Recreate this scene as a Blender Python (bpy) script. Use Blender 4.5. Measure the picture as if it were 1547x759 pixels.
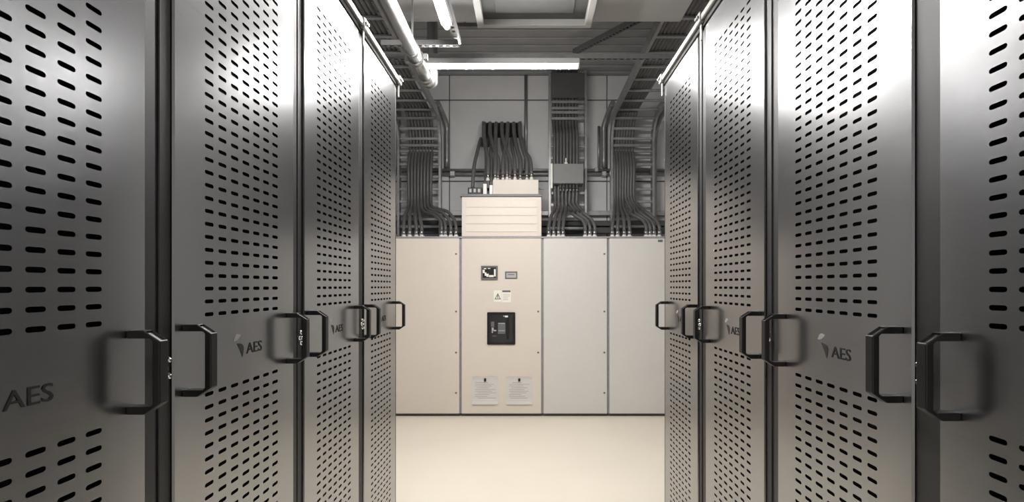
import bpy, bmesh, math, random
from mathutils import Vector, Matrix
random.seed(7)
for o in list(bpy.data.objects):
    bpy.data.objects.remove(o)
S = bpy.context.scene
C = S.collection
PI = math.pi

# ------------------------------------------------------------------ camera, world, exposure
F, VX, VY, W, H = 760.0, 798.0, 433.0, 1547.0, 759.0
cd = bpy.data.cameras.new('camera')
cam = bpy.data.objects.new('camera', cd); C.objects.link(cam)
cam.location = (0, 0, 1.5); cam.rotation_euler = (PI/2, 0, 0)
cd.sensor_width = 36.0; cd.lens = 36.0*F/W
cd.shift_x = -(VX-W/2)/W; cd.shift_y = (VY-H/2)/W
cd.clip_start = 0.02; cd.clip_end = 60
S.camera = cam
wd = bpy.data.worlds.new('world'); S.world = wd; wd.use_nodes = True
wd.node_tree.nodes['Background'].inputs['Color'].default_value = (0.5, 0.5, 0.52, 1)
wd.node_tree.nodes['Background'].inputs['Strength'].default_value = 0.1
S.view_settings.view_transform = 'Standard'
S.view_settings.look = 'None'
S.view_settings.gamma = 1.0
S.view_settings.exposure = 2.75
S.view_settings.use_curve_mapping = False
TUBE_STRENGTH = 46.0
TUBE_COLOR = (1.0, 0.972, 0.935, 1)

# ------------------------------------------------------------------ materials
def mat(name, col, rough=0.5, metal=0.0, noise=0.0, scale=8.0, stretch=(1, 1, 1), bump=0.0, emit=None, strength=0.0, aniso=0.0, spec=0.5, rvar=0.0):
    m = bpy.data.materials.new(name); m.use_nodes = True
    nt = m.node_tree; n = nt.nodes; b = n['Principled BSDF']
    b.inputs['Base Color'].default_value = (*col, 1)
    b.inputs['Roughness'].default_value = rough
    b.inputs['Metallic'].default_value = metal
    b.inputs['Specular IOR Level'].default_value = spec
    if emit:
        b.inputs['Emission Color'].default_value = emit
        b.inputs['Emission Strength'].default_value = strength
    if noise or bump or rvar:
        tc = n.new('ShaderNodeTexCoord'); mp = n.new('ShaderNodeMapping'); mp.inputs['Scale'].default_value = stretch
        nz = n.new('ShaderNodeTexNoise'); nz.inputs['Scale'].default_value = scale; nz.inputs['Detail'].default_value = 4
        nt.links.new(tc.outputs['Object'], mp.inputs['Vector']); nt.links.new(mp.outputs['Vector'], nz.inputs['Vector'])
        if noise:
            r = n.new('ShaderNodeMapRange')
            r.inputs['From Min'].default_value = 0.3; r.inputs['From Max'].default_value = 0.7
            r.inputs['To Min'].default_value = 1-noise; r.inputs['To Max'].default_value = 1+noise
            mx = n.new('ShaderNodeMix'); mx.data_type = 'RGBA'; mx.blend_type = 'MULTIPLY'; mx.inputs['Factor'].default_value = 1
            mx.inputs[6].default_value = (*col, 1)
            nt.links.new(nz.outputs['Fac'], r.inputs['Value']); nt.links.new(r.outputs['Result'], mx.inputs[7])
            nt.links.new(mx.outputs[2], b.inputs['Base Color'])
        if rvar:
            r2 = n.new('ShaderNodeMapRange')
            r2.inputs['From Min'].default_value = 0.3; r2.inputs['From Max'].default_value = 0.7
            r2.inputs['To Min'].default_value = rough-rvar; r2.inputs['To Max'].default_value = rough+rvar
            nt.links.new(nz.outputs['Fac'], r2.inputs['Value']); nt.links.new(r2.outputs['Result'], b.inputs['Roughness'])
        if bump:
            bp = n.new('ShaderNodeBump'); bp.inputs['Strength'].default_value = bump; bp.inputs['Distance'].default_value = 0.002
            nt.links.new(nz.outputs['Fac'], bp.inputs['Height']); nt.links.new(bp.outputs['Normal'], b.inputs['Normal'])
    if aniso:
        b.inputs['Anisotropic'].default_value = aniso
        tg = n.new('ShaderNodeTangent'); tg.direction_type = 'UV_MAP'; tg.uv_map = 'UVMap'
        nt.links.new(tg.outputs['Tangent'], b.inputs['Tangent'])
    return m

M = {}
M['steel'] = mat('brushed_steel', (0.335, 0.339, 0.348), 0.235, 1.0, noise=0.015, scale=6, stretch=(1, 1, 60), rvar=0.01, aniso=0.45)
M['post'] = mat('post_steel', (0.075, 0.075, 0.078), 0.5, 0.85, noise=0.05, scale=10)
M['inner'] = mat('unlit_inside', (0.012, 0.012, 0.013), 0.8, noise=0.1)
M['rail'] = mat('galvanised_rail', (0.46, 0.455, 0.45), 0.35, 0.9, noise=0.06, scale=20)
M['black'] = mat('black_plastic', (0.009, 0.009, 0.0095), 0.4, noise=0.1, scale=30, spec=0.35)
M['gap_dark'] = mat('gap_black', (0.012, 0.012, 0.012), 0.7, noise=0.1)
M['screw'] = mat('bright_screw', (0.85, 0.84, 0.82), 0.18, 1.0, noise=0.03)
M['letter'] = mat('grey_lettering', (0.03, 0.03, 0.032), 0.6, noise=0.05, spec=0.15)
M['leafl'] = mat('pale_leaf_print', (0.34, 0.34, 0.34), 0.5, noise=0.03)
M['leafd'] = mat('dark_leaf_print', (0.045, 0.045, 0.048), 0.5, noise=0.05, spec=0.15)
M['floor'] = mat('cream_floor', (0.86, 0.79, 0.68), 0.38, noise=0.02, scale=1.5, bump=0.01, spec=0.35)
M['white'] = mat('cream_paint', (0.72, 0.655, 0.585), 0.45, noise=0.015, scale=3, spec=0.3)
M['white2'] = mat('grey_white_paint', (0.66, 0.645, 0.62), 0.45, noise=0.015, scale=3, spec=0.3)
M['strip'] = mat('grey_strip', (0.33, 0.34, 0.36), 0.5, 0.3, noise=0.1, scale=25)
M['lid'] = mat('hood_lid_grey', (0.16, 0.16, 0.165), 0.5, noise=0.05)
M['dark'] = mat('dark_grey_paint', (0.07, 0.07, 0.072), 0.6, noise=0.1)
M['wall'] = mat('grey_wall_panel', (0.60, 0.60, 0.61), 0.6, noise=0.05, scale=2)
M['seam'] = mat('wall_seam', (0.10, 0.10, 0.10), 0.7, noise=0.05)
M['deck'] = mat('ceiling_deck', (0.30, 0.30, 0.302), 0.7, noise=0.1, scale=3)
M['raft'] = mat('pale_ceiling_panel', (0.33, 0.33, 0.327), 0.6, noise=0.02, scale=4)
M['galv'] = mat('galvanised_tray', (0.34, 0.34, 0.345), 0.42, 0.7, noise=0.12, scale=15)
M['galvd'] = mat('dull_tray', (0.17, 0.17, 0.172), 0.55, 0.5, noise=0.12, scale=15)
M['cable'] = mat('black_cable', (0.10, 0.099, 0.099), 0.42, noise=0.1, scale=12)
M['pipe'] = mat('painted_pipe', (0.30, 0.30, 0.30), 0.3, 0.7, noise=0.05, scale=10)
M['condu'] = mat('conduit_steel', (0.30, 0.30, 0.30), 0.4, 0.7, noise=0.12, scale=12)
M['gland'] = mat('white_gland', (0.85, 0.83, 0.79), 0.4, noise=0.03)
M['jbox'] = mat('grey_box', (0.20, 0.20, 0.202), 0.5, noise=0.04)
M['paper'] = mat('paper', (0.66, 0.655, 0.64), 0.8, noise=0.02)
M['ink'] = mat('faded_print', (0.42, 0.40, 0.385), 0.8, noise=0.08)
M['label'] = mat('label_white', (0.86, 0.84, 0.77), 0.6, noise=0.02)
M['glassy'] = mat('smoked_window', (0.016, 0.017, 0.019), 0.15, noise=0.05)
M['mid'] = mat('mid_grey_plastic', (0.13, 0.13, 0.135), 0.5, noise=0.05)
M['plate'] = mat('plate_grey', (0.45, 0.44, 0.45), 0.4, noise=0.05)
M['tube'] = mat('lit_tube', (0.9, 0.9, 0.88), 0.4, emit=TUBE_COLOR, strength=TUBE_STRENGTH, noise=0.01)
M['gframe'] = mat('grille_frame_grey', (0.34, 0.34, 0.335), 0.6, noise=0.04)
M['grille'] = mat('grille_dark', (0.055, 0.055, 0.056), 0.7, noise=0.1)

# ------------------------------------------------------------------ mesh helpers
def finish(bm, name, m, parent=None, smooth=False):
    me = bpy.data.meshes.new(name)
    bm.normal_update(); bm.to_mesh(me); bm.free()
    if isinstance(m, (list, tuple)):
        for x in m: me.materials.append(x)
    else:
        me.materials.append(m)
    if smooth:
        for p in me.polygons: p.use_smooth = True
    o = bpy.data.objects.new(name, me); C.objects.link(o)
    if parent: o.parent = parent
    return o

def box(bm, x0, x1, y0, y1, z0, z1, bev=0.0, mi=0, mtx=None):
    b2 = bmesh.new()
    bmesh.ops.create_cube(b2, size=1)
    for v in b2.verts:
        v.co = Vector(((x0+x1)/2+v.co.x*(x1-x0), (y0+y1)/2+v.co.y*(y1-y0), (z0+z1)/2+v.co.z*(z1-z0)))
    if bev:
        bmesh.ops.bevel(b2, geom=list(b2.edges), offset=bev, segments=1, affect='EDGES', profile=0.5)
    if mtx: b2.transform(mtx)
    join(bm, b2, mi)

def join(bm, b2, mi=0):
    vm = {v: bm.verts.new(v.co) for v in b2.verts}
    for f in b2.faces:
        nf = bm.faces.new([vm[v] for v in f.verts]); nf.material_index = mi if mi else f.material_index; nf.smooth = f.smooth
    b2.free()

def cyl(bm, a, b, r, n=12, mi=0, r2=None, smooth=True):
    a, b = Vector(a), Vector(b); d = (b-a)
    q = d.to_track_quat('Z', 'Y').to_matrix()
    r2 = r if r2 is None else r2
    A = [bm.verts.new(a+q@Vector((r*math.cos(2*PI*k/n), r*math.sin(2*PI*k/n), 0))) for k in range(n)]
    B = [bm.verts.new(b+q@Vector((r2*math.cos(2*PI*k/n), r2*math.sin(2*PI*k/n), 0))) for k in range(n)]
    for k in range(n):
        f = bm.faces.new([A[k], A[(k+1) % n], B[(k+1) % n], B[k]]); f.material_index = mi; f.smooth = smooth
    f = bm.faces.new(A[::-1]); f.material_index = mi
    f = bm.faces.new(B); f.material_index = mi

def spline(pts, seg=6):
    P = [Vector(p) for p in pts]; P = [2*P[0]-P[1]]+P+[2*P[-1]-P[-2]]; out = []
    for i in range(1, len(P)-2):
        for k in range(seg):
            t = k/seg; a, b, c, d = P[i-1], P[i], P[i+1], P[i+2]
            out.append(0.5*((2*b)+(c-a)*t+(2*a-5*b+4*c-d)*t*t+(3*b-a-3*c+d)*t**3))
    out.append(P[-2]); return out

def tube(bm, path, r, n=8, mi=0):
    P = [Vector(p) for p in path]; rings = []
    t0 = (P[1]-P[0]).normalized(); up = Vector((1, 0, 0)) if abs(t0.x) < 0.9 else Vector((0, 0, 1))
    for i, p in enumerate(P):
        t = (P[min(i+1, len(P)-1)]-P[max(i-1, 0)]).normalized()
        s = up-t*up.dot(t); s.normalize(); up = s; u = t.cross(s)
        rings.append([bm.verts.new(p+s*(r*math.cos(2*PI*k/n))+u*(r*math.sin(2*PI*k/n))) for k in range(n)])
    for A, B in zip(rings, rings[1:]):
        for k in range(n):
            f = bm.faces.new([A[k], A[(k+1) % n], B[(k+1) % n], B[k]]); f.smooth = True; f.material_index = mi
    bm.faces.new(rings[0][::-1]).material_index = mi; bm.faces.new(rings[-1]).material_index = mi

def prism(bm, pts, y0, y1, mi=0):      # polygon in local x,z extruded along y
    A = [bm.verts.new((x, y0, z)) for x, z in pts]; B = [bm.verts.new((x, y1, z)) for x, z in pts]; n = len(pts)
    bm.faces.new(A).material_index = mi; bm.faces.new(B[::-1]).material_index = mi
    for k in range(n): bm.faces.new([A[k], B[k], B[(k+1) % n], A[(k+1) % n]]).material_index = mi
    bmesh.ops.recalc_face_normals(bm, faces=list(bm.faces))

def tag(o, label, cat, group=None, kind=None):
    o['label'] = label; o['category'] = cat
    if group: o['group'] = group
    if kind: o['kind'] = kind
    return o
def thing(name, label, cat, loc=(0, 0, 0), rz=0, group=None):
    o = bpy.data.objects.new(name, None); C.objects.link(o); o.empty_display_size = 0.1
    o.location = loc; o.rotation_euler = (0, 0, rz)
    return tag(o, label, cat, group)
def bx(name, m, parent, *a, bev=0.0):
    bm = bmesh.new(); box(bm, *a, bev=bev); return finish(bm, name, m, parent)
def struct(o):
    o['kind'] = 'structure'; return o
def copy_tree(o, parent=None):
    c = o.copy(); C.objects.link(c)
    if parent: c.parent = parent
    for ch in [x for x in o.children]: copy_tree(ch, c)
    return c
ORD = ['first', 'second', 'third', 'fourth', 'fifth', 'sixth', 'seventh', 'eighth', 'ninth', 'tenth', 'eleventh', 'twelfth']

# ------------------------------------------------------------------ the room
YW = 6.72      # rear wall
HC = 4.32      # ceiling deck
XS = 2.15
struct(bx('floor', M['floor'], None, -XS, XS, -6.5, YW, -0.1, 0))
wl = struct(bx('wall_left', M['wall'], None, -XS-0.1, -XS, -6.5, YW, -0.1, HC+0.1))
wr = struct(bx('wall_right', M['wall'], None, XS, XS+0.1, -6.5, YW, -0.1, HC+0.1))
wf = struct(bx('wall_front', M['wall'], None, -XS, XS, -6.6, -6.5, -0.1, HC+0.1))
# rear wall, split into separate panels with recessed joints
wb = struct(bx('wall_back', M['seam'], None, -XS, XS, YW, YW+0.1, -0.1, HC+0.1))
zs = [0, 1.45, 2.90, 3.985, HC]
xs = [-XS, -1.05, -0.03, 1.05, XS]
for i in range(4):
    for j in range(4):
        bx('wall_panel', M['wall'], wb, xs[i]+0.006, xs[i+1]-0.006, YW-0.02, YW, zs[j]+0.008, zs[j+1]-0.008, bev=0.004)
cl = struct(bx('ceiling', M['deck'], None, -XS, XS, -6.5, YW, HC, HC+0.1))
for k in range(12):                     # ribs of the metal deck
    y = 4.6+k*0.18
    bx('deck_rib', M['deck'], cl, -XS, XS, y, y+0.09, HC-0.016, HC, bev=0.006)

# ------------------------------------------------------------------ perforated steel cabinets
DW, Z0, Z1 = 0.2875, 0.09, 2.695
CP, RP = 0.054, 0.03186
ROWS_U = [1.431+k*RP for k in range(36)]
ROWS_L = [1.234-k*RP for k in range(34)]
def door_mesh():
    bm = bmesh.new(); uvl = bm.loops.layers.uv.new('UVMap')
    c = 0.004
    xe = [-DW+c]+[(k-3.5)*CP for k in range(8)]+[DW-c]
    rows = sorted(ROWS_U+ROWS_L); ze = [Z0+c]; cells = []
    for r in rows:
        a = r-RP/2
        if a-ze[-1] > 1e-4: ze.append(a)
        else: a = ze[-1]
        cells.append((len(ze)-1)); ze.append(r+RP/2)
    ze.append(Z1-c); slot = set(cells)
    V = {}
    def v(i, j):
        if (i, j) not in V: V[(i, j)] = bm.verts.new((xe[i], 0, ze[j]))
        return V[(i, j)]
    hl, hh = 0.0172, 0.0048
    for j in range(len(ze)-1):
        for i in range(len(xe)-1):
            BL, BR, TR, TL = v(i, j), v(i+1, j), v(i+1, j+1), v(i, j+1)
            if 1 <= i <= 7 and j in slot:
                cx, cz = (xe[i]+xe[i+1])/2, (ze[j]+ze[j+1])/2; up, lo = [], []
                pts = []
                for k in range(5): t = -PI/2+PI*k/4; pts.append((cx+hl-hh+hh*math.cos(t), cz+hh*math.sin(t)))
                for k in range(5): t = PI/2+PI*k/4; pts.append((cx-hl+hh+hh*math.cos(t), cz+hh*math.sin(t)))
                fr = [bm.verts.new((x, 0, z)) for x, z in pts]; bk = [bm.verts.new((x, 0.004, z)) for x, z in pts]
                # fr[2] rightmost, fr[7] leftmost, counter-clockwise
                bm.faces.new([TR, TL]+[fr[7], fr[6], fr[5], fr[4], fr[3], fr[2]])
                bm.faces.new([BL, BR]+[fr[2], fr[1], fr[0], fr[9], fr[8], fr[7]])
                bm.faces.new([BL, fr[7], TL]); bm.faces.new([BR, TR, fr[2]])
                for k in range(10): bm.faces.new([fr[k], fr[(k+1) % 10], bk[(k+1) % 10], bk[k]])
            else:
                bm.faces.new([BL, BR, TR, TL])
    # chamfer and returns
    ring0 = [(-DW+c, Z0+c), (DW-c, Z0+c), (DW-c, Z1-c), (-DW+c, Z1-c)]
    ring1 = [(-DW, Z0), (DW, Z0), (DW, Z1), (-DW, Z1)]
    A = [bm.verts.new((x, 0, z)) for x, z in ring0]; B = [bm.verts.new((x, c, z)) for x, z in ring1]; D = [bm.verts.new((x, 0.006, z)) for x, z in ring1]
    for k in range(4):
        q = (k+1) % 4
        bm.faces.new([A[k], B[k], B[q], A[q]]); bm.faces.new([B[k], D[k], D[q], B[q]])
    for f in bm.faces:
        for l in f.loops: l[uvl].uv = (l.vert.co.z, l.vert.co.x)
    return bm

def handle_bm():
    bm = bmesh.new(); w = 0.0125
    out = [(0, -.083), (.034, -.083), (.066, -.062), (.066, .062), (.034, .083), (0, .083)]
    inn = [(0, -.067), (.046, -.067), (.051, -.062), (.051, .062), (.046, .067), (0, .067)]
    vs = {}
    for s in (-1, 1):
        for k in range(6):
            vs[('o', s, k)] = bm.verts.new((s*w, -out[k][0], out[k][1])); vs[('i', s, k)] = bm.verts.new((s*w, -inn[k][0], inn[k][1]))
    cham = []
    for k in range(5):
        f = bm.faces.new([vs[('o', -1, k)], vs[('o', 1, k)], vs[('o', 1, k+1)], vs[('o', -1, k+1)]])
        if k in (3,): cham.append(f)
        bm.faces.new([vs[('i', 1, k)], vs[('i', -1, k)], vs[('i', -1, k+1)], vs[('i', 1, k+1)]])
        for s in (-1, 1):
            q = [vs[('o', s, k)], vs[('o', s, k+1)], vs[('i', s, k+1)], vs[('i', s, k)]]
            bm.faces.new(q if s > 0 else q[::-1])
    for k in (0, 5): bm.faces.new([vs[('o', -1, k)], vs[('i', -1, k)], vs[('i', 1, k)], vs[('o', 1, k)]])
    bmesh.ops.recalc_face_normals(bm, faces=list(bm.faces))
    bmesh.ops.inset_region(bm, faces=cham, thickness=0.005, depth=0)
    n = cham[0].normal.copy()
    for v in cham[0].verts: v.co -= n*0.004
    e = [e for e in bm.edges if e.calc_face_angle(0) > 0.3 and not any(f in cham for f in e.link_faces)]
    bmesh.ops.bevel(bm, geom=e, offset=0.0022, segments=2, affect='EDGES', profile=0.5)
    return bm

def text_mesh(txt, size, name, m, parent, depth=0.0006, align='LEFT'):
    cu = bpy.data.curves.new(name, 'FONT'); cu.body = txt; cu.size = size; cu.extrude = depth; cu.align_x = align; cu.align_y = 'CENTER'; cu.resolution_u = 3
    t = bpy.data.objects.new(name+'_tmp', cu); C.objects.link(t)
    me = bpy.data.meshes.new_from_object(t); bpy.data.objects.remove(t)
    me.name = name; me.materials.clear(); me.materials.append(m)
    me.transform(Matrix.Rotation(PI/2, 4, 'X'))
    o = bpy.data.objects.new(name, me); C.objects.link(o); o.parent = parent
    return o

def make_cabinet():
    root = thing('battery_cabinet', '', 'cabinet')
    BW = 0.3225; D = 0.85
    bm = bmesh.new()                   # frame: posts, sides, back, top and bottom, recessed behind the door face
    for s in (-1, 1):
        a, b = sorted((s*BW, s*(DW-0.03)))
        box(bm, a, b, 0.0065, 0.10, 0, 2.70, bev=0.002)
        a, b = sorted((s*BW, s*(BW-0.012)))
        box(bm, a, b, 0.10, D, 0, 2.70)
    box(bm, -BW+0.05, BW-0.05, 0.028, 0.10, 0, 0.10); box(bm, -BW+0.05, BW-0.05, 0.028, 0.10, 2.63, 2.70)
    box(bm, -BW, BW, 0.10, D, 2.688, 2.70); box(bm, -BW, BW, D-0.012, D, 0, 2.688); box(bm, -BW+0.012, BW-0.012, 0.10, D-0.012, 0, 0.012)
    finish(bm, 'frame', M['post'], root)
    bx('dark_backing', M['inner'], root, -BW+0.06, BW-0.06, 0.06, 0.075, 0.10, 2.63)  # black plate stands in for the unlit interior behind the slots
    bx('top_gap_strip', M['gap_dark'], root, -BW, BW, -0.004, 0.05, 2.7001, 2.722)  # black strip, the dark gap under the rail put into its colour
    bx('top_rail', M['rail'], root, -BW, BW, -0.018, 0.04, 2.7221, 2.752, bev=0.004)
    door = finish(door_mesh(), 'door', M['steel'], root)
    h = finish(handle_bm(), 'handle', M['black'], door); h.location = (-DW+0.040, 0, 1.33)
    h2 = h.copy(); C.objects.link(h2); h2.parent = door; h2.location = (DW-0.040, 0, 1.33)
    t = text_mesh('AES', 0.043, 'lettering', M['letter'], door); t.location = (0.003, -0.0007, 1.324); t.scale = (1.17, 1, 1)
    bm = bmesh.new()                   # leaf shaped emblem, pale and dark halves
    def lens(x0, z0, x1, z1, bulge, bulge2, n=8):
        a, b = Vector((x0, z0)), Vector((x1, z1)); d = b-a; nn = Vector((-d.y, d.x))
        return [tuple(a+d*(k/n)+nn*(bulge*math.sin(PI*k/n))) for k in range(n+1)]+[tuple(a+d*(1-k/n)+nn*(bulge2*math.sin(PI*k/n))) for k in range(1, n)]
    prism(bm, lens(-0.060, 1.352, -0.026, 1.366, 0.30, -0.12)[::-1], -0.0009, 0.0002)
    finish(bm, 'emblem_pale_half', M['leafl'], door)
    bm = bmesh.new()
    prism(bm, lens(-0.044, 1.345, -0.018, 1.305, 0.42, 0.02)[::-1], -0.0009, 0.0002)
    finish(bm, 'emblem', M['leafd'], door)
    return root

def screw_bm():
    bm = bmesh.new()
    cyl(bm, (0, 0.0085, 0), (0, -0.006, 0), 0.0072, 10); cyl(bm, (0, -0.006, 0), (0, -0.011, 0), 0.0072, 10, r2=0.0035)
    return bm

proto = make_cabinet()
SC = finish(screw_bm(), 'latch_screw', M['screw'], proto); SC_ME = SC.data
bpy.data.objects.remove(SC)
def bracket(parent, x):
    bm = bmesh.new()
    box(bm, x-0.022, x+0.022, -0.024, 0.0, 2.715, 2.765, bev=0.003)
    for dx in (-0.011, 0.011): cyl(bm, (x+dx, -0.024, 2.742), (x+dx, -0.034, 2.742), 0.007, 8)
    box(bm, x-0.008, x+0.008, -0.012, -0.004, 2.64, 2.715, bev=0.002)
    finish(bm, 'joint_bracket', M['rail'], parent)
LEFT = [2.7075, 2.060, 1.408, 0.753]; RIGHT = [2.690, 2.0105, 1.3465, 0.7055]
wordL = ['brushed steel slotted cabinet at far end of left row beside cream switchgear', 'brushed steel slotted cabinet third from camera in left row',
         'brushed steel slotted cabinet second from camera in left row, whole door visible', 'darkest slotted steel cabinet nearest camera in left row, cut by left edge']
wordR = ['brushed steel slotted cabinet at far end of right row beside grey-white switchgear', 'brushed steel slotted cabinet third from camera in right row',
         'brushed steel slotted cabinet second from camera in right row, whole door visible', 'slotted steel cabinet nearest camera in right row, cut by right edge']
first = True
for side, ys, words in ((-1, LEFT, wordL), (1, RIGHT, wordR)):
    for i, y in enumerate(ys):
        o = proto if first else copy_tree(proto)
        o.location = ((-0.79 if side < 0 else 0.81), y, 0); o.rotation_euler.z = PI/2 if side < 0 else -PI/2
        o['label'] = words[i]; o['group'] = 'slotted steel cabinets left of the aisle' if side < 0 else 'slotted steel cabinets right of the aisle'
        if first: base_children = True
        first = False
cabs = [o for o in C.objects if o.name.startswith('battery_cabinet') and o.parent is None]
for o in cabs:
    left = o.location.x < 0
    near = -1 if left else 1            # local direction towards the camera
    for dx, z in ((0.306, 1.3385), (0.316, 1.3205), (0.306, 1.3025)):
        s = bpy.data.objects.new('latch_screw', SC_ME); C.objects.link(s); s.parent = o; s.location = (near*dx, 0.003, z)
    lst = LEFT if left else RIGHT; i = min(range(4), key=lambda k: abs(lst[k]-o.location.y))
    if i < 3:
        g = lst[i]-lst[i+1]-0.645-0.0006; a, b = sorted((near*0.3228, near*(0.3228+g)))
        bx('joining_strip', M['post'], o, a, b, 0.011, 0.06, 0, 2.70)
    bracket(o, -near*0.3225+near*0.002)

# ------------------------------------------------------------------ rear switchgear
YR, SR = 5.79, 760/5.79
def rx(px): return (px-VX)/SR
def rz(py): return 1.5+(VY-py)/SR
HT = rz(358)
def cabinet(x0, x1, label, mname, screws, depth=0.6):
    t = thing('electrical_cabinet', label, 'cabinet', ((x0+x1)/2, YR, 0), 0, 'switchgear cabinets along the rear wall'); w = (x1-x0)/2
    bm = bmesh.new(); box(bm, -w, w, 0.022, depth, 0.03, HT, bev=0.002); finish(bm, 'body', M['strip'], t)
    bx('plinth', M['dark'], t, -w+0.005, w-0.005, 0.03, depth-0.02, 0.0, 0.03)  # recessed base, darkness of the shadow gap put into its colour
    d = bx('door', M[mname], t, -w+0.014, w-0.014, 0, 0.0219, 0.034, HT-0.018, bev=0.004)
    bx('top_edge', M['strip'], t, -w, w, 0.0, 0.0219, HT-0.014, HT+0.004, bev=0.001)
    for sx, sy in screws:
        bm = bmesh.new(); cyl(bm, (0, 0, 0), (0, -0.005, 0), 0.011, 10); cyl(bm, (0, -0.005, 0), (0, -0.0065, 0), 0.006, 6)
        o = finish(bm, 'door_screw', M['mid'], d); o.location = (rx(sx)-(x0+x1)/2, 0.0005, rz(sy))
    return t, d
xA0, xA1, xB1, xC1, xD1 = rx(598)-0.0, rx(695.5), rx(819.5), rx(919), rx(1017)
SY = (384, 471, 533, 594)
xA0 = xA1-0.757
cabA, dA = cabinet(xA0, xA1, 'cream switchgear cabinet left of the tall one with the meter', 'white', [(689, y) for y in SY])
cabB, dB = cabinet(xA1, xB1, 'tall cream switchgear cabinet with meter, black breaker window and louvred top', 'white', [(813, 471), (813, 533)])
cabC, dC = cabinet(xB1, xC1, 'plain switchgear cabinet directly right of the tall one with the meter', 'white2', [(913, y) for y in SY])
cabD, dD = cabinet(xC1, xD1, 'grey-white switchgear cabinet at far right of rear row', 'white2', [])
bx('maker_plate', M['mid'], dD, rx(994)-(xC1+xD1)/2, rx(1001)-(xC1+xD1)/2, -0.003, 0.001, rz(366), rz(362.5))
cxB = (xA1+xB1)/2
def bxB(name, m, parent, px0, px1, py0, py1, y0, y1, bev=0.0):
    return bx(name, m, parent, rx(px0)-cxB, rx(px1)-cxB, y0, y1, rz(py1), rz(py0), bev=bev)
# louvred hood: a body with separate projecting blades
hood = bxB('louvred_hood', M['white'], cabB, 697.5, 818, 297.5, 357.4, 0.004, 0.55, bev=0.004)
for k, (a, b) in enumerate(((303, 313), (315.5, 325.5), (328, 338), (340.5, 350.5))):
    bm = bmesh.new(); x0, x1 = rx(704)-cxB, rx(811)-cxB
    v = [bm.verts.new(p) for p in ((x0, 0.004, rz(a)), (x1, 0.004, rz(a)), (x1, -0.003, rz(b)), (x0, -0.003, rz(b)), (x0, 0.004, rz(b)), (x1, 0.004, rz(b)))]
    for f in ((0, 1, 2, 3)[::-1], (3, 2, 5, 4)[::-1], (0, 3, 4), (1, 5, 2)): bm.faces.new([v[i] for i in f])
    bmesh.ops.recalc_face_normals(bm, faces=list(bm.faces))
    finish(bm, 'louvre_blade', M['white'], hood)
bxB('hood_lid', M['lid'], cabB, 695, 819, 293.6, 297.4, -0.012, 0.56, bev=0.002)
# meter, name plate, warning labels, breaker window
me_ = bxB('panel_meter', M['mid'], dB, 727, 752, 402, 423, -0.018, 0.0005, bev=0.003)
bxB('meter_screen', M['glassy'], me_, 729.5, 749.5, 404.5, 420, -0.0195, -0.018)
for r in ((729.5, 732.5, 408, 413), (732.5, 735, 412, 417), (735, 738.5, 414, 418.5), (739, 746, 416, 419), (746.5, 749, 407, 418), (731, 735, 405.5, 407), (737, 741, 405.5, 406.5)):
    bxB('meter_mark', M['label'], me_, *r, -0.0202, -0.0195)
np_ = bxB('name_plate', M['mid'], dB, 763, 781.5, 410.5, 421.5, -0.008, 0.0005, bev=0.002)
bxB('plate_face', M['plate'], np_, 765, 779.8, 412.5, 419.8, -0.0088, -0.008)
bxB('plate_line', M['mid'], np_, 767.5, 777, 414.6, 415.8, -0.0093, -0.0088)
ws = bxB('warning_label', M['label'], dB, 746, 757.5, 439, 456.5, -0.002, 0.0005)
bm = bmesh.new(); tri = [(747.3, 452.5), (756.6, 452.5), (752, 443)]; cx, cy = 752, 449.5
for k in range(3):
    a, b = tri[k], tri[(k+1) % 3]; s = 0.66
    q = [a, b, (cx+(b[0]-cx)*s, cy+(b[1]-cy)*s), (cx+(a[0]-cx)*s, cy+(a[1]-cy)*s)]
    bm.faces.new([bm.verts.new((rx(x)-cxB, -0.0026, rz(y))) for x, y in q])
bm.faces.new([bm.verts.new((rx(x)-cxB, -0.0026, rz(y))) for x, y in ((751.6, 446), (752.6, 446), (752.3, 449.2), (753.1, 449.2), (751.8, 452), (752, 449.8), (751.1, 449.8))])
finish(bm, 'warning_triangle', M['dark'], ws)
dl = bxB('danger_label', M['label'], dB, 758.2, 772, 438.5, 457, -0.002, 0.0005)
bxB('label_header', M['mid'], dl, 758.8, 771.3, 439, 441.8, -0.0026, -0.002)
for y in (444.5, 447.2, 449.9, 452.6): bxB('label_line', M['ink'], dl, 760, 770.5 - (y % 3), y, y+0.8, -0.0025, -0.002)
bw = bxB('breaker_window', M['black'], dB, 736, 778.5, 472, 521, -0.02, 0.0005, bev=0.008)
bxB('smoked_pane', M['glassy'], bw, 739.5, 775, 475.5, 517.5, -0.0225, -0.02, bev=0.001)
bxB('breaker_face', M['mid'], bw, 752.5, 763.5, 488, 504.5, -0.0235, -0.0225)
bxB('breaker_slot', M['black'], bw, 765, 769, 481, 512, -0.027, -0.0225, bev=0.001)
for r in ((763, 767.5, 477, 479.5, 'label'), (760.5, 762.5, 477, 478.5, 'plate'), (753, 763, 488, 489.2, 'plate'), (753, 763, 499.2, 500.2, 'plate'), (743, 746, 495, 500, 'plate'), (746, 750, 498.5, 500.5, 'plate'),
          (743, 745, 500.5, 503, 'plate'), (744, 750, 507.2, 508.2, 'mid'), (742, 747, 486, 494, 'mid')):
    bxB('breaker_mark', M[r[4]], bw, *r[:4], -0.0241, -0.0225)
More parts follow.
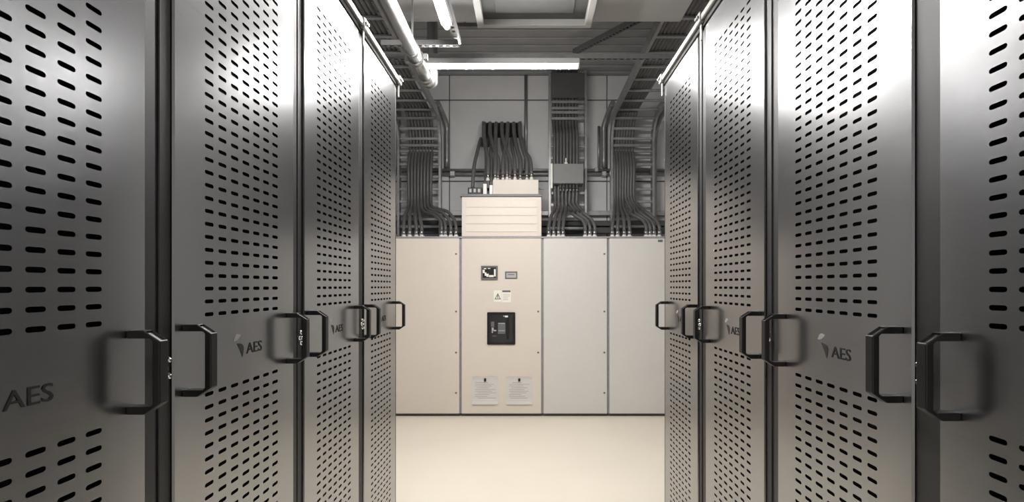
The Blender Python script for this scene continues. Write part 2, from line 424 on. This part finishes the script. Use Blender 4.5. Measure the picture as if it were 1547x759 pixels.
# papers held by magnets
for (a, b, lab, seed) in ((713.5, 752.5, 'printed paper sheet on tall cabinet, left of two, under black magnet', 1), (765, 804, 'printed paper sheet on tall cabinet, right of two, under black magnet', 2)):
    rnd = random.Random(seed)
    t = thing('paper_sheet', lab, 'paper', (rx((a+b)/2), YR-0.0006, rz(611)), 0, 'papers on the tall cabinet'); c0 = (a+b)/2
    bm = bmesh.new(); w = (b-a)/2/SR; hh = (611-570)/SR; n = 10    # slightly curling sheet, thick enough to stand off
    rows = []
    for k in range(n+1):
        z = hh*k/n; y = -0.0012-0.014*(max(0, 1-k/2.2))**2-0.006*(max(0, (k-8.5)/1.5))**2
        rows.append([bm.verts.new((s*w, y+dy, z)) for s in (-1, 1) for dy in (0, 0.0009)])
    for p, q in zip(rows, rows[1:]):
        bm.faces.new([p[0], p[2], q[2], q[0]]); bm.faces.new([p[3], p[1], q[1], q[3]]); bm.faces.new([p[1], p[0], q[0], q[1]]); bm.faces.new([p[2], p[3], q[3], q[2]])
    finish(bm, 'sheet', M['paper'], t)
    bm = bmesh.new()
    for k in range(11):
        y = 578+k*2.6
        x0 = a+4+rnd.random()*5*(k % 3 == 0); x1 = b-3-rnd.random()*14
        box(bm, (x0-c0)/SR, (x1-c0)/SR, -0.0018, -0.0012, rz(y+0.8)-rz(611), rz(y)-rz(611))
    finish(bm, 'printed_lines', M['ink'], t)
    bx('magnet', M['black'], t, -0.012, 0.012, -0.016, -0.0015, rz(576.5)-rz(611), rz(572)-rz(611), bev=0.002)

# ------------------------------------------------------------------ glands on the cabinets and cables
def gland(parent, X, Y, z0, r=0.030, col=True):
    bm = bmesh.new()
    cyl(bm, (X, Y, z0), (X, Y, z0+0.022), r*1.2, 12, 0, r2=r*0.95)
    cyl(bm, (X, Y, z0+0.022), (X, Y, z0+0.04), r*0.95, 12, 0, r2=r*0.6)
    cyl(bm, (X, Y, z0+0.04), (X, Y, z0+0.085), r*0.78, 8, 1)
    o = finish(bm, 'cable_gland', [M['gland'], M['rail']], parent)
    o.matrix_parent_inverse = Matrix.Translation(-parent.location)
    return o
YG = 5.93; SG = 760/YG
def gx(px): return (px-VX)/SG
def at(px, py, Y): return Vector(((px-VX)*Y/F, Y, 1.5+(VY-py)*Y/F))
def cable(pts, r, label, group, n=8, seg=5, m='cable'):
    bm = bmesh.new(); tube(bm, spline(pts, seg), r, n)
    return tag(finish(bm, 'power_cable', M[m]), label, 'cable', group)

YL = 6.47; HTR = 3.66; RB = 0.32
def tray_path(y_near, h=HTR, off=0.0):
    """centre line of a ladder: up the wall, round a bend, then towards the camera"""
    R = RB+off; yc, zc = YL-RB, h-RB; pts = [(YL+off, 2.15), (YL+off, zc)]
    for k in range(1, 9):
        a = PI/2*k/8; pts.append((yc+R*math.cos(a), zc+R*math.sin(a)))
    pts.append((y_near, h+off)); return pts
def resample(pts, step):
    out = []; d = 0.0; nxt = step/2
    for a, b in zip(pts, pts[1:]):
        a, b = Vector(a), Vector(b); L = (b-a).length; t = (b-a).normalized()
        while nxt <= d+L:
            out.append((a+t*(nxt-d), t)); nxt += step
        d += L
    return out
def points_at(pts, ss):
    return [(p, t) for s in ss for p, t in [walk(pts, s)]]
def walk(pts, s):
    for a, b in zip(pts, pts[1:]):
        a, b = Vector(a), Vector(b); L = (b-a).length
        if s <= L: return a+(b-a)*(s/L), (b-a)/L
        s -= L
    return b, (b-a)/L
def ladder(label, x0, x1, pts, ss, m1='galv', m2='galv', skip=()):
    t = thing('cable_ladder', label, 'cable tray', ((x0+x1)/2, pts[0][0], pts[0][1])); ox, oy, oz = t.location
    for s, x in ((-1, x0), (1, x1)):
        bm = bmesh.new(); n = len(pts); rings = []
        for i, p in enumerate(pts):
            tg = (Vector(pts[min(i+1, n-1)])-Vector(pts[max(i-1, 0)])).normalized(); nn = Vector((tg.y, -tg.x))
            ring = []
            for dx, dn in ((-0.014, -0.05), (0.014, -0.05), (0.014, 0.05), (-0.014, 0.05)):
                q = Vector(p)+nn*dn; ring.append(bm.verts.new((x+dx-ox, q.x-oy, q.y-oz)))
            rings.append(ring)
        for A, B in zip(rings, rings[1:]):
            for k in range(4): bm.faces.new([A[k], A[(k+1) % 4], B[(k+1) % 4], B[k]])
        bm.faces.new(rings[0]); bm.faces.new(rings[-1][::-1]); bmesh.ops.recalc_face_normals(bm, faces=list(bm.faces))
        finish(bm, 'side_rail', M[m1], t)
    for i, (p, tg) in enumerate(points_at(pts, ss)):
        if i in skip: continue
        bm = bmesh.new(); ang = math.atan2(tg.y, tg.x)
        mt = Matrix.Translation((0, p.x-oy, p.y-oz)) @ Matrix.Rotation(ang, 4, 'X')
        box(bm, x0+0.0145-ox, x1-0.0145-ox, -0.017, 0.017, -0.011, 0.011, bev=0.003, mtx=mt)
        finish(bm, 'rung', M[m2], t)
    return t
RUNGS = [0.12, 0.28, 0.44, 0.60, 0.76, 0.92, 1.01, 1.09, 1.165, 1.25, 1.38, 1.52]+[1.70+0.3*k for k in range(14)]
XL0, XL1 = -1.66, -1.13
XR0, XR1 = 1.07, 1.60
ladder('galvanised cable ladder bending down the wall above the left rear cabinet', XL0, XL1, tray_path(1.7), RUNGS)
ladder('galvanised cable ladder bending down the wall above the far right rear cabinet', XR0, XR1, tray_path(1.7), RUNGS)
ladder('upright cable ladder behind the grey junction box', 0.275, 0.735, [(YL, 2.15), (YL, HC-0.06)], [0.10, 0.25, 0.40, 0.55, 0.70, 0.85, 1.0, 1.15, 1.29, 1.51, 1.589, 1.644, 1.725])

lad = [o for o in C.objects if o.get('label', '').startswith('upright cable ladder')][0]
bx('dark_filler', M['dark'], lad, -0.215, 0.215, -0.045, -0.03, 1.76, 2.08)  # plain dark sheet added to make the ladder top read dark
def run(pathpts, X):   # cable following a ladder
    return [Vector((X, p[0], p[1])) for p in pathpts]
CR = 0.0205
def bundle(side, xs_px, glands_l, glands_r, cab, name):
    N = len(glands_l)+len(glands_r)
    k = 0
    x0 = (xs_px[0]-VX)*6.38/F; x1 = (xs_px[1]-VX)*6.38/F
    for i, g in enumerate(list(glands_l)+list(glands_r)):
        X = x0+(x1-x0)*i/(N-1); G = gx(g); gland(cab, G, YG, HT)
        right = i >= len(glands_l)
        pts = [(G, YG, HT+0.07), (G, YG, HT+0.13)]
        if right:
            d = i-len(glands_l)
            pts += [(G-0.03, YG+0.06, HT+0.22), (G-0.13, YG+0.16, HT+0.30+0.012*d), (X+0.05, YG+0.33, HT+0.37+0.015*d), (X, 6.385, HT+0.55)]
        else:
            pts += [(G+(X-G)*0.3, YG+0.10, HT+0.26), (X, 6.385, HT+0.48)]
        pts += [(X, 6.385, 2.95), (X, 6.41, 3.10), (X, YL+0.032, 3.32)]
        R = RB+0.032; yc, zc = YL-RB, HTR-RB
        for q in (1, 2, 3, 4): a = PI/2*q/4; pts.append((X, yc+R*math.cos(a), zc+R*math.sin(a)))
        pts += [(X, 5.2, HTR+0.032), (X, 3.6, HTR+0.032), (X, 1.9, HTR+0.032)]
        c = cable(pts, CR, '%s black cable from left in bundle dropping to %s' % (ORD[i], name), 'cables on the ladder above '+name)
bundle(-1, (617, 651), (610, 619, 629, 637), (667, 673, 681, 689), cabA, 'left rear cabinet')
bundle(1, (929, 958), (925, 933, 943, 951), (976, 982, 988, 996), cabD, 'far right rear cabinet')
# extra cables lying only in the trays overhead
# middle ladder: cables above the junction box, box, cables below it
jx0, jx1, jz1, jz0 = at(836, 0, 6.2).x, at(882, 0, 6.2).x, at(0, 247, 6.2).z, at(0, 277.5, 6.2).z
for i in range(8):
    X = 0.33+i*0.041
    cable([(X, 6.36, jz1-0.01), (X, 6.36, jz1+0.2), (X, 6.375, 3.44), (X, YL+0.038, 3.62), (X, YL+0.036, 4.0), (X, YL+0.036, HC-0.03)], CR,
          '%s black cable from left entering top of grey junction box' % ORD[i], 'cables above the junction box')
jt = thing('junction_box', 'grey junction box fixed on the upright cable ladder', 'junction box', ((jx0+jx1)/2, 6.2, jz0)); w = (jx1-jx0)/2; hj = jz1-jz0
bx('box_body', M['jbox'], jt, -w, w, 0.012, 0.21, 0, hj, bev=0.004)
bx('box_cover', M['jbox'], jt, -w+0.004, w-0.004, 0.0, 0.0119, 0.004, hj-0.004, bev=0.003)
bx('eye_bolt', M['gland'], jt, -0.02-0.03, 0.02-0.03, 0.03, 0.06, hj-0.001, hj+0.018); bx('eye_bolt', M['gland'], jt, -0.006-0.03, 0.006-0.03, 0.035, 0.055, hj+0.018, hj+0.075)
bx('mounting_strip', M['gland'], jt, -w-0.035, -w-0.008, 0.04, 0.07, -0.05, hj+0.01, bev=0.002)
bx('side_strap', M['galvd'], jt, -w-0.008, -w, 0.04, 0.07, 0.02, hj-0.02)
for r_ in range(2):
    for k in range(6):
        X = -w+0.09+k*0.041; bm = bmesh.new(); Y = 0.05+0.09*r_; zt = -0.0
        cyl(bm, (X, Y, zt), (X, Y, zt-0.022-0.03*(1-r_)), 0.016, 8, 0); cyl(bm, (X, Y, zt-0.022-0.03*(1-r_)), (X, Y, zt-0.055-0.03*(1-r_)), 0.011, 8, 1)
        finish(bm, 'cable_connector', [M['dark'], M['rail']], jt)
gl = (829, 836.5, 844, 850.5); gr = (884, 891, 898.5)
for i, g in enumerate(gl+gr):
    G = gx(g); gland(cabC, G, YG, HT); X = 0.335+i*0.046; right = i >= len(gl)
    pts = [(G, YG, HT+0.07), (G, YG, HT+0.13)]
    if right: pts += [(G-0.03, YG+0.05, HT+0.22), (G-0.13, YG+0.13, HT+0.30+0.01*(i-4)), (X+0.06, 6.22, HT+0.36), (X, 6.30, HT+0.46)]
    else: pts += [(G+(X-G)*0.4, YG+0.14, HT+0.28), (X, 6.30, HT+0.40)]
    pts += [(X, 6.31, jz0-0.13), (X, 6.31, jz0+0.005)]
    cable(pts, CR, '%s black cable from left between junction box and cabinet below it' % ORD[i], 'cables below the junction box')

# ------------------------------------------------------------------ cable entry on the tall cabinet
zt = rz(293.6)
bt = thing('cable_entry_box', 'cream cable entry box on top of the tall cabinet', 'box', (0, YR, 0)); Yb = 0.12
sb = 760/(YR+Yb)
def ex(px): return (px-VX)/sb
def ez(py): return 1.5+(VY-py)/sb
EB = ez(271.5)
bx('entry_body', M['white'], bt, ex(744.5), ex(813.5), Yb, Yb+0.28, zt+0.0005, EB, bev=0.004)
bx('side_cover', M['gland'], bt, ex(730), ex(735.5), Yb-0.01, Yb+0.06, zt+0.0005, ez(278), bev=0.003)
bx('side_cover', M['gland'], bt, ex(739.5), ex(744.3), Yb-0.01, Yb+0.06, zt+0.0005, ez(280), bev=0.003)
bx('terminal_block', M['black'], bt, ex(729.5), ex(744.3), Yb+0.061, Yb+0.20, zt+0.0005, ez(272.5), bev=0.003)
bx('terminal_cap', M['black'], bt, ex(735.6), ex(739.4), Yb-0.02, Yb+0.06, ez(285), ez(273.5), bev=0.002)
bx('side_lead', M['cable'], bt, ex(813.5), ex(822), Yb+0.1, Yb+0.12, ez(284), ez(281.5))
kt = thing('connector_block', 'small black connector block beside the cream cable entry box', 'connector', (0, YR, 0))
bx('block_body', M['black'], kt, ex(707), ex(728.5), Yb-0.02, Yb+0.06, zt+0.0005, ez(284), bev=0.004)
for a in (711, 717.5, 724): bx('terminal', M['plate'], kt, ex(a-1.8), ex(a+1.8), Yb-0.028, Yb-0.02, ez(291.5), ez(286), bev=0.002)
# cables from the dark wall opening
op = thing('wall_duct', 'dark cable duct opening in the rear wall above the tall cabinet', 'duct', (at(758, 0, 6.66).x, YW-0.021, at(0, 207, 6.66).z))
bx('duct_back', M['inner'], op, -0.24, 0.24, -0.006, 0, 0, 0.20)  # flat black sheet painting in the darkness of the opening
for a in ((-0.26, -0.24, 0, 0.20), (0.24, 0.26, 0, 0.20)): bx('duct_edge', M['galvd'], op, a[0], a[1], -0.07, 0, a[2], a[3], bev=0.003)
tops = [731, 740, 749, 758, 767, 776, 785]
bots = [737, 752, 748, 770, 760, 786, 796]
for i, (a, b) in enumerate(zip(tops, bots)):
    T = at(a, 180.5, 6.42); B = at(b, 268, YR+Yb+0.08); B.y = YR+Yb+0.08+0.03*(i % 2); Bz = EB
    g = gland(bt, B.x, B.y, Bz-0.0, r=0.022); 
    pts = [(T.x, YW-0.03, T.z-0.06), (T.x, 6.58, T.z-0.02), (T.x, 6.45, T.z-0.05), (T.x+(B.x-T.x)*0.1, 6.36, T.z-0.22), (T.x+(B.x-T.x)*0.55, 6.2, T.z-0.45), (B.x, B.y+0.06, Bz+0.26), (B.x, B.y, Bz+0.07)]
    cable(pts, 0.026, '%s thick dark cable from left leaving the wall duct above the tall cabinet' % ORD[i], 'cables fanning out of the wall duct')
for i, (a, b, h0, cx) in enumerate(((725, 714, 205, -0.02), (735, 729, 205, 0.0), (742, 743.5, 205, 0), (758, 766, 205, 0.0), (773, 778, 205, 0), (789, 803, 205, 0.0))):
    T = at(a, h0, 6.40); Yq = YR+Yb+0.02
    B = at(b, 284 if i == 0 else 270, Yq)
    if i == 0: B.z = ez(284)+0.0
    elif i == 1: B = at(b, 275, Yq+0.1); B.z = ez(272.5) ; B.x = ex(733)
    elif i == 2: B = at(b, 270, Yq+0.1); B.z = ez(272.5) ; B.x = ex(741)
    else:
        B.z = EB; B.y = Yq+0.02; gland(bt, B.x, B.y, EB, r=0.022)
    lift = 0.07 if i > 2 else 0.0
    pts = [(T.x, YW-0.03, T.z-0.05), (T.x, 6.55, T.z), (T.x, 6.42, T.z-0.06), (T.x+(B.x-T.x)*0.35, 6.22, T.z-0.25), (B.x+(T.x-B.x)*0.15, B.y+0.09, B.z+0.27), (B.x, B.y, B.z+lift+0.0)]
    cable(pts, 0.022, '%s loose dark cable from left in front of the fan above the tall cabinet' % ORD[i], 'loose cables above the tall cabinet')

# ------------------------------------------------------------------ conduits and trunking on the rear wall
def pipe_obj(name, label, cat, pts, r, m, n=10, clips=()):
    t = thing(name, label, cat, pts[0]); o0 = Vector(pts[0])
    bm = bmesh.new(); tube(bm, [Vector(p)-o0 for p in pts], r, n); finish(bm, 'tube', M[m], t)
    for p in clips:
        p = Vector(p)-o0; bm = bmesh.new(); box(bm, p.x-r*1.5, p.x+r*1.5, p.y-r*1.5, p.y+r*1.2, p.z-r*1.5, p.z+r*1.5, bev=r*0.4); finish(bm, 'clip', M['rail'], t)
    return t
zc_ = at(0, 260, 6.63).z
pipe_obj('conduit', 'upper of two horizontal conduits along the rear wall', 'conduit', [(-XS+0.01, 6.655, zc_+0.03), (XS-0.01, 6.655, zc_+0.03)], 0.018, 'condu', clips=[(-0.72, 6.655, zc_+0.03), (0.9, 6.655, zc_+0.03)])
pipe_obj('conduit', 'lower of two horizontal conduits along the rear wall', 'conduit', [(-XS+0.01, 6.655, zc_-0.022), (XS-0.01, 6.655, zc_-0.022)], 0.024, 'galv', clips=[(-1.0, 6.655, zc_-0.022), (-0.55, 6.655, zc_-0.022), (1.0, 6.655, zc_-0.022)])
pipe_obj('conduit', 'vertical conduit running up the wall to the right of the dark cable fan', 'conduit', [(-0.03, 6.672, zc_+0.055), (-0.03, 6.672, HC-0.005)], 0.022, 'condu')
for X, lab in ((-1.075, 'short vertical conduit beside the left cable ladder'), (1.0, 'short vertical conduit left of the right hand cable ladder')):
    s = -1 if X < 0 else 1
    pipe_obj('conduit', lab, 'conduit', spline([(X, 6.64, zc_+0.06), (X, 6.64, 3.5), (X+s*0.0, 6.62, 3.62), (X+s*0.035, 6.5, 3.74), (X+s*0.05, 6.25, 3.78)], 4), 0.035, 'condu')
pipe_obj('conduit', 'second thin vertical conduit left of the right hand cable ladder', 'conduit', [(0.935, 6.66, zc_+0.055), (0.935, 6.66, 3.62)], 0.018, 'condu')
pipe_obj('conduit', 'dark vertical conduit at the left edge of the rear wall', 'conduit', [(-1.72, 6.66, zc_+0.06), (-1.72, 6.66, HC-0.005)], 0.03, 'condu')
pipe_obj('conduit', 'dark bent conduit to the right of the right hand cable ladder', 'conduit', spline([(1.66, 6.6, 2.3), (1.66, 6.6, 3.3), (1.68, 6.5, 3.6), (1.72, 5.9, 3.78), (1.72, 4.5, 3.8)], 5), 0.03, 'condu')
zz = at(0, 322, 6.6).z
tag(bx('cable_trunking', M['galv'], None, -XS+0.02, XS-0.02, 6.61, 6.69, zz-0.03, zz+0.03, bev=0.004), 'pale metal trunking across the rear wall behind the cables', 'trunking')
zz = at(0, 336, 6.6).z
tag(bx('cable_trunking', M['dark'], None, -XS+0.02, XS-0.02, 6.58, 6.69, zz-0.05, zz+0.02, bev=0.004), 'upper dark trunking along the wall just above the rear cabinets', 'trunking')
zz = at(0, 348, 6.6).z
tag(bx('cable_trunking', M['dark'], None, -XS+0.02, XS-0.02, 6.58, 6.69, zz-0.04, zz+0.035, bev=0.004), 'lower dark trunking along the wall just above the rear cabinets', 'trunking')

# ------------------------------------------------------------------ ceiling panel, grille, struts, lamps, pipe
HR = 3.50
tag(bx('ceiling_panel', M['raft'], None, -0.95, 1.15, 0.9, 3.80, HR, HR+0.03, bev=0.003), 'pale suspended ceiling panel around the dark grille', 'ceiling panel')
gt = thing('ceiling_grille', 'dark ceiling air grille in a pale frame', 'air grille', (0.045, 3.32, HR-0.08))
gw, gd = 0.42, 0.42
for a in ((-gw, gw, gd-0.045, gd), (-gw, gw, -gd, -gd+0.045), (-gw, -gw+0.05, -gd+0.0452, gd-0.0452), (gw-0.05, gw, -gd+0.0452, gd-0.0452)):
    bx('grille_frame', M['gframe'], gt, *a, 0.0, 0.079, bev=0.004)
bx('grille_plate', M['grille'], gt, -gw+0.0502, gw-0.0502, -gd+0.0452, gd-0.0452, 0.045, 0.06)
bx('grille_insert', M['grille'], gt, -gw+0.14, gw-0.14, -gd+0.14, gd-0.14, 0.036, 0.0449, bev=0.004)
def strut(label, a, b, w=0.041, h=0.041, holes=True, m='galv', up=(0, 0, 1), pitch=0.05):
    """slotted channel from a to b with real slots along its under side"""
    a, b = Vector(a), Vector(b); L = (b-a).length; d = (b-a).normalized(); U = Vector(up); Sd = d.cross(U).normalized(); U = Sd.cross(d)
    t = bpy.data.objects.new('strut_channel', None); C.objects.link(t); t.location = a; tag(t, label, 'strut')
    mt = Matrix((Sd, d, U)).transposed().to_4x4()
    bm = bmesh.new(); th = 0.004
    for s in (-1, 1):
        x = s*w/2; box(bm, min(x, x-s*th), max(x, x-s*th), 0, L, 0, h)
    if holes:
        sl = w*0.22
        for s in (-1, 1):
            x0, x1 = sorted((s*(w/2-th), s*sl)); box(bm, x0, x1, 0, L, 0, th)
        n = int(L/pitch)
        for k in range(n+1):
            y0 = max(0, k*pitch-pitch*0.22); y1 = min(L, k*pitch+pitch*0.22)
            if y1 > y0: box(bm, -sl, sl, y0, y1, 0, th)
    else:
        box(bm, -w/2+th, w/2-th, 0, L, 0, th)
    o = finish(bm, 'channel', M[m], t)
    o.data.transform(mt)
    bm = bmesh.new(); box(bm, -w/2+th, w/2-th, 0, L, h*0.7, h*0.75); l = finish(bm, 'channel_inside', M['dark'], t); l.data.transform(mt)
    return t
def lamp(label, a, b, r=0.021):
    a, b = Vector(a), Vector(b); d = (b-a).normalized()
    t = bpy.data.objects.new('tube_lamp', None); C.objects.link(t); t.location = a; tag(t, label, 'lamp', 'tube lamps')
    L = (b-a).length; sd = d.cross(Vector((0, 0, 1))).normalized(); mt = Matrix((sd, d, Vector((0, 0, 1)))).transposed().to_4x4()
    for nm, m, a0, a1 in (('lamp_tube', 'tube', -190, 10), ('lamp_back', 'raft', 10, 170)):     # lit underside only, unlit back added to limit upward light
        bm = bmesh.new(); n = 14; rows = []
        for k in range(n+1):
            t_ = math.radians(a0+(a1-a0)*k/n); rows.append([bm.verts.new((r*math.cos(t_), y, r*math.sin(t_))) for y in (0.02, L-0.02)])
        for p, q in zip(rows, rows[1:]): bm.faces.new([p[0], p[1], q[1], q[0]]).smooth = True
        if nm == 'lamp_back':
            p, q = rows[0], rows[-1]; bm.faces.new([q[0], q[1], p[1], p[0]])
        bm.transform(mt); bmesh.ops.recalc_face_normals(bm, faces=list(bm.faces)); finish(bm, nm, M[m], t)
    for p, q in ((Vector(), d*0.0199), ((b-a)-d*0.0199, b-a)):
        bm = bmesh.new(); cyl(bm, p, q, r*1.05, 14); finish(bm, 'end_cap', M['gland'], t)
    bm = bmesh.new()
    box(bm, -0.036, 0.036, 0, L, 0.0045, r+0.026, bev=0.002, mtx=mt); finish(bm, 'batten_shade', M['raft'], t)  # housing added above the tube, shaped to block light going upward
    return t
ZL = 3.21
lamp('bright horizontal tube lamp crossing the aisle end', (-0.80, 3.90, ZL), (0.395, 3.90, ZL))
strut('long slotted strut crossing the ceiling above the horizontal lamp', (-1.7, 3.90, ZL+0.053), (1.7, 3.90, ZL+0.053), 0.036, 0.036, m='galvd')
lamp('bright tube lamp running along the aisle, end visible at top', (-0.535, 2.11, ZL), (-0.535, 3.31, ZL))
strut('slotted strut end sticking out beyond the aisle lamp', (-0.515, 1.2, ZL+0.053), (-0.515, 3.66, ZL+0.053), 0.05, 0.041)
strut('short cross strut between the pale pipe and slotted strut', (-1.05, 3.60, ZL+0.012), (-0.50, 3.60, ZL+0.012), 0.036, 0.036, m='galvd')
for k, y in enumerate((-2.6, -4.4)):  # lamps added out of view so the near door edges catch light
    lamp('added unseen tube lamp over the aisle behind the viewpoint, %s of two' % ORD[k], (-0.535, y-1.2, ZL), (-0.535, y, ZL))
strut('slotted strut carrying the added lamps behind the viewpoint', (-0.515, -6.4, ZL+0.053), (-0.515, -2.3, ZL+0.053), 0.05, 0.041, holes=False)
strut('diagonal perforated strut under the ceiling right of the horizontal lamp', at(1010, 10, 4.55), at(868, 82, 5.7), 0.06, 0.05, m='galvd')
strut('long thin strut across the ceiling behind the air grille', (-0.62, 3.97, 3.545), (0.28, 3.97, 3.545), 0.03, 0.03, holes=False, m='galvd')
for X in (-0.5, 0.2):
    bm = bmesh.new(); cyl(bm, (X, 3.97, 3.5755), (X, 3.97, HC-0.017), 0.008, 8)
    tag(finish(bm, 'threaded_rod', M['condu']), 'threaded rod hanging the thin strut behind the air grille, %s side' % ('left' if X < 0 else 'right'), 'rod')
for X in (-1.45, 1.45):     # threaded rods carry the long strut
    bm = bmesh.new(); cyl(bm, (X, 3.92, ZL+0.095), (X, 3.92, HC-0.001), 0.008, 8)
    tag(finish(bm, 'threaded_rod', M['condu']), 'thin threaded rod hanging the long strut, %s side' % ('left' if X < 0 else 'right'), 'rod')
# pale pipe
px_, pz_ = -0.795, 3.125
pt = thing('ceiling_pipe', 'pale glossy pipe running overhead on the left', 'pipe', (px_, 0, pz_))
bm = bmesh.new(); tube(bm, [(0, 0.6, 0), (0, 3.58, 0)], 0.045, 20); finish(bm, 'pipe_run', M['pipe'], pt)
bm = bmesh.new(); tube(bm, [(0, 3.581, 0), (0, 3.93, 0)], 0.041, 20); finish(bm, 'pipe_run', M['pipe'], pt)
def ring(y0, y1, r, name='coupling'):
    bm = bmesh.new(); cyl(bm, (0, y0, 0), (0, y1, 0), r, 18); o = finish(bm, name, M['pipe'], pt); return o
ring(3.56, 3.605, 0.056); ring(3.875, 3.92, 0.053); 
bm = bmesh.new(); box(bm, 0.049, 0.08, 3.565, 3.60, -0.015, 0.03, bev=0.004); finish(bm, 'coupling_bolt', M['rail'], pt)
bm = bmesh.new(); box(bm, -0.08, -0.049, 3.565, 3.60, -0.03, 0.015, bev=0.004); finish(bm, 'coupling_bolt', M['rail'], pt)
bm = bmesh.new(); tube(bm, spline([(0, 3.925, 0), (0.01, 4.0, -0.005), (0.018, 4.06, 0.04), (0.018, 4.08, 0.14), (0.018, 4.08, 1.17)], 6), 0.044, 18); finish(bm, 'elbow', M['condu'], pt)
bm = bmesh.new(); cyl(bm, (0.0, 3.92, 0), (0.012, 3.99, 0.0), 0.055, 18); finish(bm, 'elbow_collar', M['pipe'], pt)
for y in (2.4, 3.44):
    bm = bmesh.new(); cyl(bm, (0, y, 0), (0, y+0.03, 0), 0.05, 18); box(bm, -0.006, 0.006, y+0.01, y+0.02, 0.045, 0.37); finish(bm, 'pipe_hanger', M['galv'], pt)
